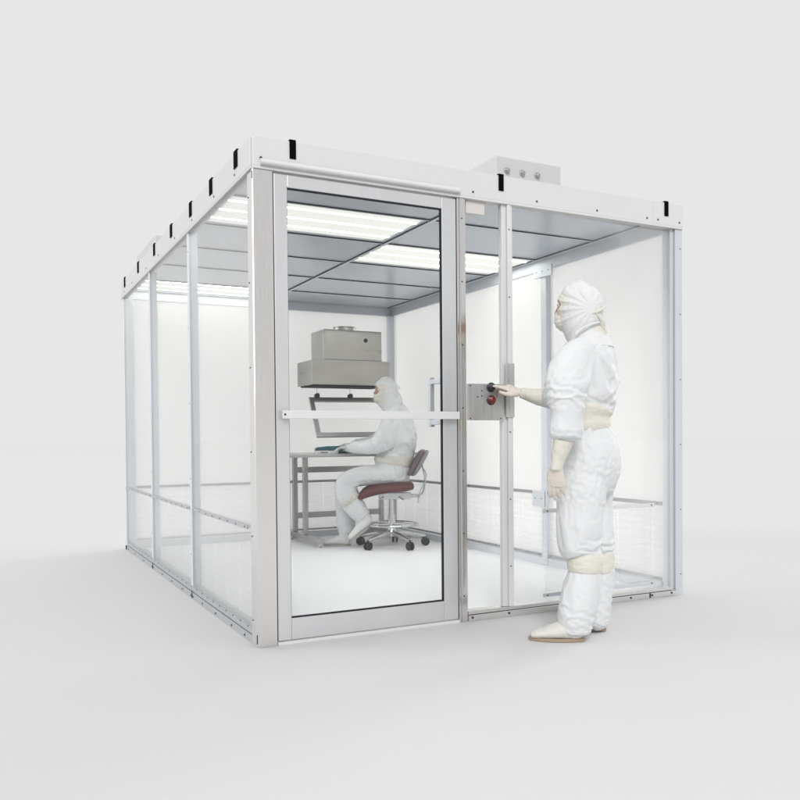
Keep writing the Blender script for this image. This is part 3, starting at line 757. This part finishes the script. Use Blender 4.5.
fuse('hood', [hood_px(hoodrows, DS, RH)], .0045, MT['hoodcloth'], stand, 2, hoodfold(hc, FH, RH, (-.085, -.02)), cut_eye(hc, FH, RH), .003, [MT['hoodcloth'], MT['mask']], lambda p: int((p-hc).dot(FH)+.25*((p-hc).z+.01) > .040 and -.085 < (p-hc).z < .048))
def mask_solids(c, F, R, s):
    T = lambda f, r, z: c+(F*f+R*r+Z*z)*s
    return [ball(T(.052, 0, -.058), 1, 18, (.064*s, .066*s, .052*s), (F, R, Z)), ball(T(.09, 0, -.035), 1, 12, (.028*s, .030*s, .026*s), (F, R, Z))]
def mfold(p, n): return .0022*(1-2*abs(noise.noise(V((p.x*10, p.y*10, p.z*60)))))
fuse('face_mask', mask_solids(hc, FH, RH, 1.0), .004, MT['mask'], stand, 2, mfold)
# ivory trim: brow band, tie at the back of the head, collar
def ribbon(name, pts, wd, thk, ref, m, parent, k=6, amp=.0012):
    P = [V(q) for q in spline([tuple(p) for p in pts], k)]
    return fuse(name, [tube_solid(P, [wd]*len(P), [thk]*len(P), ref, 12)], .003, m, parent, 1, lambda p, n: amp*noise.noise(p*50))
ribbon('neck_tie', [at(575, 335, DS-.095), at(583, 328, DS-.104), at(592, 324, DS-.098), at(600, 322, DS-.06), at(603, 321, DS-.03)], .006, .004, vS, MT['hoodcloth'], stand)
fuse('tie_bow', [tube_solid([at(592, 313, DS-.09), at(597, 311, DS-.09), at(602, 309, DS-.075), at(606, 306.5, DS-.06)], [.006, .009, .009, .005], [.003]*4, vS, 10),
                 tube_solid([at(596, 313, DS-.085), at(601, 318, DS-.075), at(605, 326, DS-.06), at(607, 333, DS-.06)], [.006, .010, .009, .004], [.003]*4, vS, 10)], .003, MT['ivory'], stand, 1)
fuse('collar', [loft_px([(586, 331, 16.5, .078, 0), (588, 336, 17.5, .088, 0), (589, 341, 18.5, .10, 0)], DS, RH, 4)], .005, MT['ivory'], stand, 2, lambda p, n: .0025*noise.noise(p*35))
# waist tape and knee bands
def band(name, rows, d0, ref, m, parent, amp=.0022, seed=0):
    return fuse(name, [loft_px(rows, d0, ref, 5)], .005, m, parent, 2, lambda p, n: amp*(1-2*abs(noise.noise(V((p.x*16, p.y*16, p.z*45+seed))))))
band('waist_band', [(587, 405, 25, .166, 0), (586, 409, 26, .176, 0), (585.3, 417, 23.3, .165, 0), (585.8, 425, 23.5, .165, 0), (586, 431, 22.5, .156, 0)], DS, RS, MT['ivory'], stand)
band('knee_band', [(585, 553, 15, .075, -.065), (585, 556, 17.5, .09, -.065), (585.2, 569, 17, .086, -.065), (585, 573, 14, .07, -.065)], DS, RS, MT['ivory'], stand)
band('knee_band', [(602, 551, 10, .075, .08), (602, 554, 11.8, .086, .08), (602, 570, 11.6, .084, .08), (602, 573, 9, .07, .08)], DS, RS, MT['ivory'], stand, seed=4)
# gloves: left hand hangs half closed out of its gauntlet, right hand presses the button
gl = loft_px([(563.5, 440, 10.2, .05, -.24), (561, 450, 8.8, .044, -.235), (558.5, 459, 7.0, .036, -.23), (557, 467, 6.0, .031, -.23), (556.6, 470, 5.9, .030, -.23)], DS, RS)
wr = at(557, 467, DS-.23)
make_hand('glove', wr, at(555.5, 492, DS-.20)-wr, -vS+lS*.35, [(.10, .22, .22), (.14, .28, .25), (.18, .32, .28), (.22, .36, .3)],
          [(.018, .022, -.008), (.045, .040, -.022), (.070, .044, -.032), (.092, .038, -.040)], 1.0, MT['glove'], stand, -1, None, .82)
fuse('glove_gauntlet', [gl], .004, MT['ivory'], stand, 2, lambda p, n: .0022*noise.noise(p*38))
fuse('glove_gauntlet', [loft_px([(549, 398.5, 9.2, .05, .28), (540, 397.5, 8.3, .045, .30), (532, 395.5, 7.2, .038, .315), (525, 393.8, 5.8, .032, .33), (521, 393, 5.4, .028, .335)], DS, V((0, 0, 1)).cross(FS).normalized())], .004, MT['ivory'], stand, 2, lambda p, n: .002*noise.noise(p*45))
wr2 = at(521, 393, DS+.335)
tipb = V((1.225, -.035, 1.165))
make_hand('glove', wr2, tipb-wr2, V((-.1, -.45, .9)), [(.05, .12, .1), (.30, .45, .35), (.55, .8, .5), (.65, .9, .6)],
          [(.02, .022, -.008), (.048, .042, -.016), (.078, .052, -.018), (.104, .050, -.020)], .93, MT['glove'], stand, 1)
# overshoes with tan soles
def shoe(parent, heel, toe, wid, m, ms, height=.085, pitchz=0., ankle=None, seed=0):
    heel, toe = V(heel), V(toe); d = toe-heel; L = d.length; X = d.normalized(); S_ = X.cross(Z).normalized(); U = S_.cross(X)
    if U.z < 0: U = -U
    so = MB(); n = 26; ring = []
    def outline(t, k=1.0):
        a = 2*math.pi*t; x = math.cos(a); y = math.sin(a)
        wd = wid*(.385+.08*x-.05*math.cos(2*a)); return X*(L/2*(1+x*k))+S_*y*wd*k
    vs = [heel+outline(i/n)+U*.001 for i in range(n)]+[heel+outline(i/n)+U*.016 for i in range(n)]
    fs = [tuple(range(n))[::-1], tuple(range(n, 2*n))]+[(i, (i+1) % n, n+(i+1) % n, n+i) for i in range(n)]
    T = lambda x, y, z: heel+X*x*L+S_*y+U*z
    rows_ = [(.06, .026, .028), (.16, .040, .040), (.34, .042, .043), (.52, .044, .034), (.70, .047, .026), (.85, .042, .021), (.95, .028, .015)]
    S0 = [tube_solid([T(x, 0, .010+h) for x, wv, h in rows_], [h for x, wv, h in rows_], [wv*1.24*wid/.1 for x, wv, h in rows_], S_, 18)]
    if ankle: S0.append(tube_solid([V(a[0]) for a in ankle], [a[1] for a in ankle], None, S_, 18))
    up_ = fuse('overshoe', S0, .0045, m, parent, 3, cloth_fold(.003, 14, seed=seed))
    MB().add(vs, fs).build('sole', ms, up_, .003)
    return up_
def ground_at(px, py, z=0.): return gz(px, py, z)
h1, t1 = ground_at(585.5, 641.5), ground_at(528.5, 639.5)
shoe(stand, h1, t1, .10, MT['overshoe'], MT['sole'], ankle=[(at(573, 629, 3.655), .060), (at(575, 620, DS-.065), .060), (at(576, 608, DS-.065), .055)], seed=2)
h2 = ground_at(606.5, 631.5); t2 = h2+(t1-h1).normalized()*.255+vS*.03
shoe(stand, h2, t2, .10, MT['overshoe'], MT['sole'], ankle=[(h2+(t2-h2)*.25+Z*.06, .040), (at(597, 619, DS+.08), .042), (at(598, 607, DS+.08), .040)], seed=5)

# ---- seated person ---------------------------------------------------------
DQ = 6.77
sit = thing('person', 'seated person in pale grey hooded coverall bent over the bench, hands on the worktop', 'person', (cc.x, cc.y, .008))
tor = [(394, 404, 6, .055, 0), (395.5, 409.5, 10, .12, 0), (397, 417, 14.5, .175, 0), (398, 429, 17, .19, 0), (398, 444, 17.3, .185, 0), (395.5, 457, 18.8, .175, 0), (393, 469, 18.8, .18, 0), (391, 480, 18, .175, 0)]
thN = [(395, 476, 9.5, .085, -.09), (378, 475.5, 10, .088, -.10), (362, 475.5, 9.6, .082, -.115), (349, 479, 8.6, .075, -.125), (343.5, 483, 8, .07, -.125)]
thF = [(396, 476, 9.5, .085, .09), (378, 476, 9.8, .085, .09), (360, 477, 9.2, .08, .085), (347, 481, 8.3, .072, .08), (342.5, 486, 7.8, .068, .08)]
shN = [(344, 481, 8.4, .07, -.125), (346.5, 490, 10, .078, -.12), (351, 501, 10.2, .078, -.115), (357.5, 510, 9.6, .072, -.105), (364, 517, 7.4, .056, -.10)]
shF = [(343.5, 484, 8.6, .07, .08), (344.5, 497, 9.3, .074, .08), (345.5, 510, 9.4, .075, .08), (346, 522, 9.2, .073, .08), (346.5, 533, 7.4, .058, .08)]
arN = [(395, 417, 8, .06, -.15), (391, 424, 8.8, .07, -.18), (385.5, 434, 8.8, .072, -.195), (380, 443, 8.4, .068, -.18), (371, 446.5, 7.4, .06, -.14), (360, 447.5, 6.2, .05, -.07), (351, 447.5, 5, .042, -.01)]
arF = [(396, 417, 8, .06, .14), (390, 426, 8.5, .066, .19), (382, 437, 8, .062, .2), (372, 443, 7, .055, .2), (360, 444.5, 5.8, .047, .2), (352, 445, 4.6, .04, .19)]
bodyQ = lambda k: [loft_px([(a, b, c*k, d*k, e) for a, b, c, d, e in rws], DQ, RGT) for rws in (tor, thN, thF, shN, shF, arN, arF)]
mq = [(at(379, 446, DQ-.17), .13, .007, V((.6, -.3, .7)).normalized(), 120), (at(345, 487, DQ-.12), .13, .006, V((.3, -.2, .9)).normalized(), 110), (at(386, 466, DQ-.05), .17, .007, V((.75, -.4, .5)).normalized(), 85), (at(395, 440, DQ-.15), .18, .005, V((.5, -.2, .8)).normalized(), 70)]
suitq = fuse('coverall', bodyQ(1.0), .012, MT['tyvek_grey'], sit, 3, cloth_fold(.005, 6.5, seed=5.1, marks=mq))
hq = at(386.5, 391.5, DQ)
tq = math.radians(-14)
FQ = (FWD*math.cos(tq)+RGT*math.sin(tq)).normalized(); RQ = V((FQ.y, -FQ.x, 0))
bdq = fuse('body', bodyQ(.88)+head_solids(hq, FQ, RQ, .93), .009, MT['skin'], sit, 3)
holdq = [(at(394, 407, DQ), .07), (at(394, 461, DQ), .0), (at(350, 500, DQ-.115), .05), (at(351, 447.5, DQ-.01), .05), (at(352, 445, DQ+.19), .05), (at(365, 518, DQ-.10), .06), (at(346.5, 533, DQ+.08), .06)]
zw, zseat = at(394, 461, DQ).z, .555
def pin_q(p):
    wgt = .05
    for c, r in holdq:
        if r and (p-c).length < r: wgt = 1
    if abs(p.z-zw) < .03 and (p-at(394, 461, DQ)).length < .24: wgt = 1
    if p.z < zseat and (p-at(388, 482, DQ)).length < .27 and p.z > .47: wgt = 1
    return wgt
drape(suitq, bdq, pin_q, grow=.09, bend=.12)
eyes(hq, FQ, RQ, .93, bdq)
hrows = [(386, 378.2, 4.5, .045, 0), (386, 381, 8.6, .066, 0), (386, 386, 11.6, .082, 0), (386.3, 392, 12.4, .088, 0), (387.5, 398, 12, .086, 0), (390, 403.5, 10.5, .085, 0), (393, 408, 10, .10, 0), (395.5, 412, 12, .13, 0), (396.5, 415, 13.5, .15, 0)]
def cut_q(p):
    q = p-hq; return q.dot(FQ) > .048 and (q.dot(RQ)/.058)**2 + ((q.z-.006)/.040)**2 < 1
fuse('hood', [loft_px(hrows, DQ, RQ, 4)], .0055, MT['hoodcloth_grey'], sit, 2, hoodfold(hq, FQ, RQ, (-.085, .02), 5.0), cut_q, .003, [MT['hoodcloth_grey'], MT['mask']], lambda p: int((p-hq).dot(FQ) > .034 and -.085 < (p-hq).z < .05))
fuse('face_mask', mask_solids(hq+Z*-.008, FQ, RQ, .93), .0045, MT['ivory'], sit, 2, mfold)
fuse('tie_bow', [tube_solid([at(396, 388, DQ-.07), at(398.5, 386.5, DQ-.07), at(399.5, 389, DQ-.06)], [.008, .016, .012], [.004]*3, RGT, 10),
                 tube_solid([at(396.5, 389, DQ-.075), at(399, 394, DQ-.07), at(401.5, 399, DQ-.06), at(402.5, 405, DQ-.06)], [.006, .010, .009, .005], [.004]*4, RGT, 10)], .004, MT['hoodcloth_grey'], sit, 1)
band('waist_band', [(394.5, 456, 17.8, .168, 0), (394.5, 458, 19.8, .185, 0), (393.8, 463, 19.8, .187, 0), (393.5, 465, 17.8, .17, 0)], DQ, RGT, MT['ivory'], sit, .004)
band('knee_band', [(347.5, 496, 8.5, .068, -.117), (349, 498, 10.8, .085, -.116), (351, 501, 10.8, .085, -.114), (352.5, 503, 8.5, .068, -.112)], DQ, RGT, MT['ivory'], sit, .003)
wq = at(350, 447.5, DQ-.005)
cuffq = loft_px([(360, 447.8, 6.0, .05, -.07), (355, 447.8, 5.6, .046, -.03), (350, 447.8, 4.6, .036, 0), (346, 447.5, 4.0, .03, .01)], DQ, Z.cross(FWD).normalized())
make_hand('glove', wq, at(334, 448, DQ+.05)-wq, V((0, 0, 1)), [(.25, .35, .3), (.25, .35, .3), (.25, .35, .3), (.3, .35, .3)],
          [(.02, .022, -.008), (.046, .044, -.014), (.072, .056, -.02), (.092, .058, -.026)], .98, MT['glove_grey'], sit, -1, [cuffq])
wq2 = at(352, 445, DQ+.19)
make_hand('glove', wq2, at(336, 444.5, DQ+.13)-wq2, V((0, 0, 1)), [(.35, .5, .4), (.35, .5, .4), (.4, .5, .4), (.4, .55, .4)],
          [(.02, .022, -.008), (.046, .044, -.018), (.072, .052, -.03), (.092, .048, -.04)], .98, MT['glove_grey'], sit, 1)
gf = gz(350, 547, .008); tf = gz(326, 546.5, .008)
gf = at(351, 545.5, DQ+.06); gf.z = .009; tf = gf+(FWD*.9+RGT*.12).normalized()*.235
shoe(sit, gf, tf, .10, MT['hoodcloth_grey'], MT['sole_pale'], ankle=[(gf+FWD*.055+Z*.05, .045), (at(345.5, 533, DQ+.08), .054), (at(344.5, 524, DQ+.08), .062)], seed=8)
hn = at(374.5, 524, DQ-.10); tn = at(350, 541.5, DQ-.125)
shoe(sit, hn, tn, .10, MT['hoodcloth_grey'], MT['sole_pale'], ankle=[(at(369, 521, DQ-.10), .042), (at(364.5, 517.5, DQ-.10), .052), (at(360, 512, DQ-.103), .06)], seed=11)

# ------------------------------------------------------------------ small things on the bench
def on_bench(px, py, z=.775):
    return gz(px, py, z)
p = on_bench(334, 446.5)
p = at(333, 447, DQ+.13); p.z = .776
case = thing('instrument_case', 'long teal plastic case under the hands of the seated worker', 'case', p)
rows = []
for f, zt, hw in ((-.165, .022, .03), (-.15, .045, .04), (-.05, .062, .044), (.05, .060, .044), (.10, .055, .044), (.135, .052, .044), (.14, .045, .04)):
    rows.append((V((p.x, p.y, 0))+FWD*f+V((0, 0, .776+zt/2)), RGT*hw, V((0, 0, zt/2))))
MB().add(*superell(None, rows, 24, 5)).build('shell', MT['teal'], case, smooth=True)
mb = MB().box(.141, .150, -.036, .036, .782, .822); mb.v = [tuple(V((p.x, p.y, 0))+FWD*v[0]+RGT*v[1]+V((0, 0, v[2]))) for v in mb.v]
mb.build('end_cap', MT['teal_lid'], case, .003)
q = V((1.49, 2.86, .776))
tray = thing('parts_tray', 'small white tray on the worktop edge in front of the gloved hand', 'tray', (q.x, q.y, .776))
mb = MB().box(-.09, .09, -.045, .045, .776, .780).box(-.09, .09, -.045, -.041, .7805, .800).box(-.09, .09, .041, .045, .7805, .800).box(-.09, -.086, -.0405, .0405, .7805, .800).box(.086, .09, -.0405, .0405, .7805, .800)
mb.v = [(v[0]+q.x, v[1]+q.y+.05, v[2]) for v in mb.v]; mb.build('tray_shell', MT['paper'], tray)
mb = MB().box(-.065, -.005, -.0475, -.0455, .781, .792); mb.v = [(v[0]+q.x, v[1]+q.y+.05, v[2]) for v in mb.v]
mb.build('label_strip', MT['shell'], tray)
bpy.context.view_layer.update()
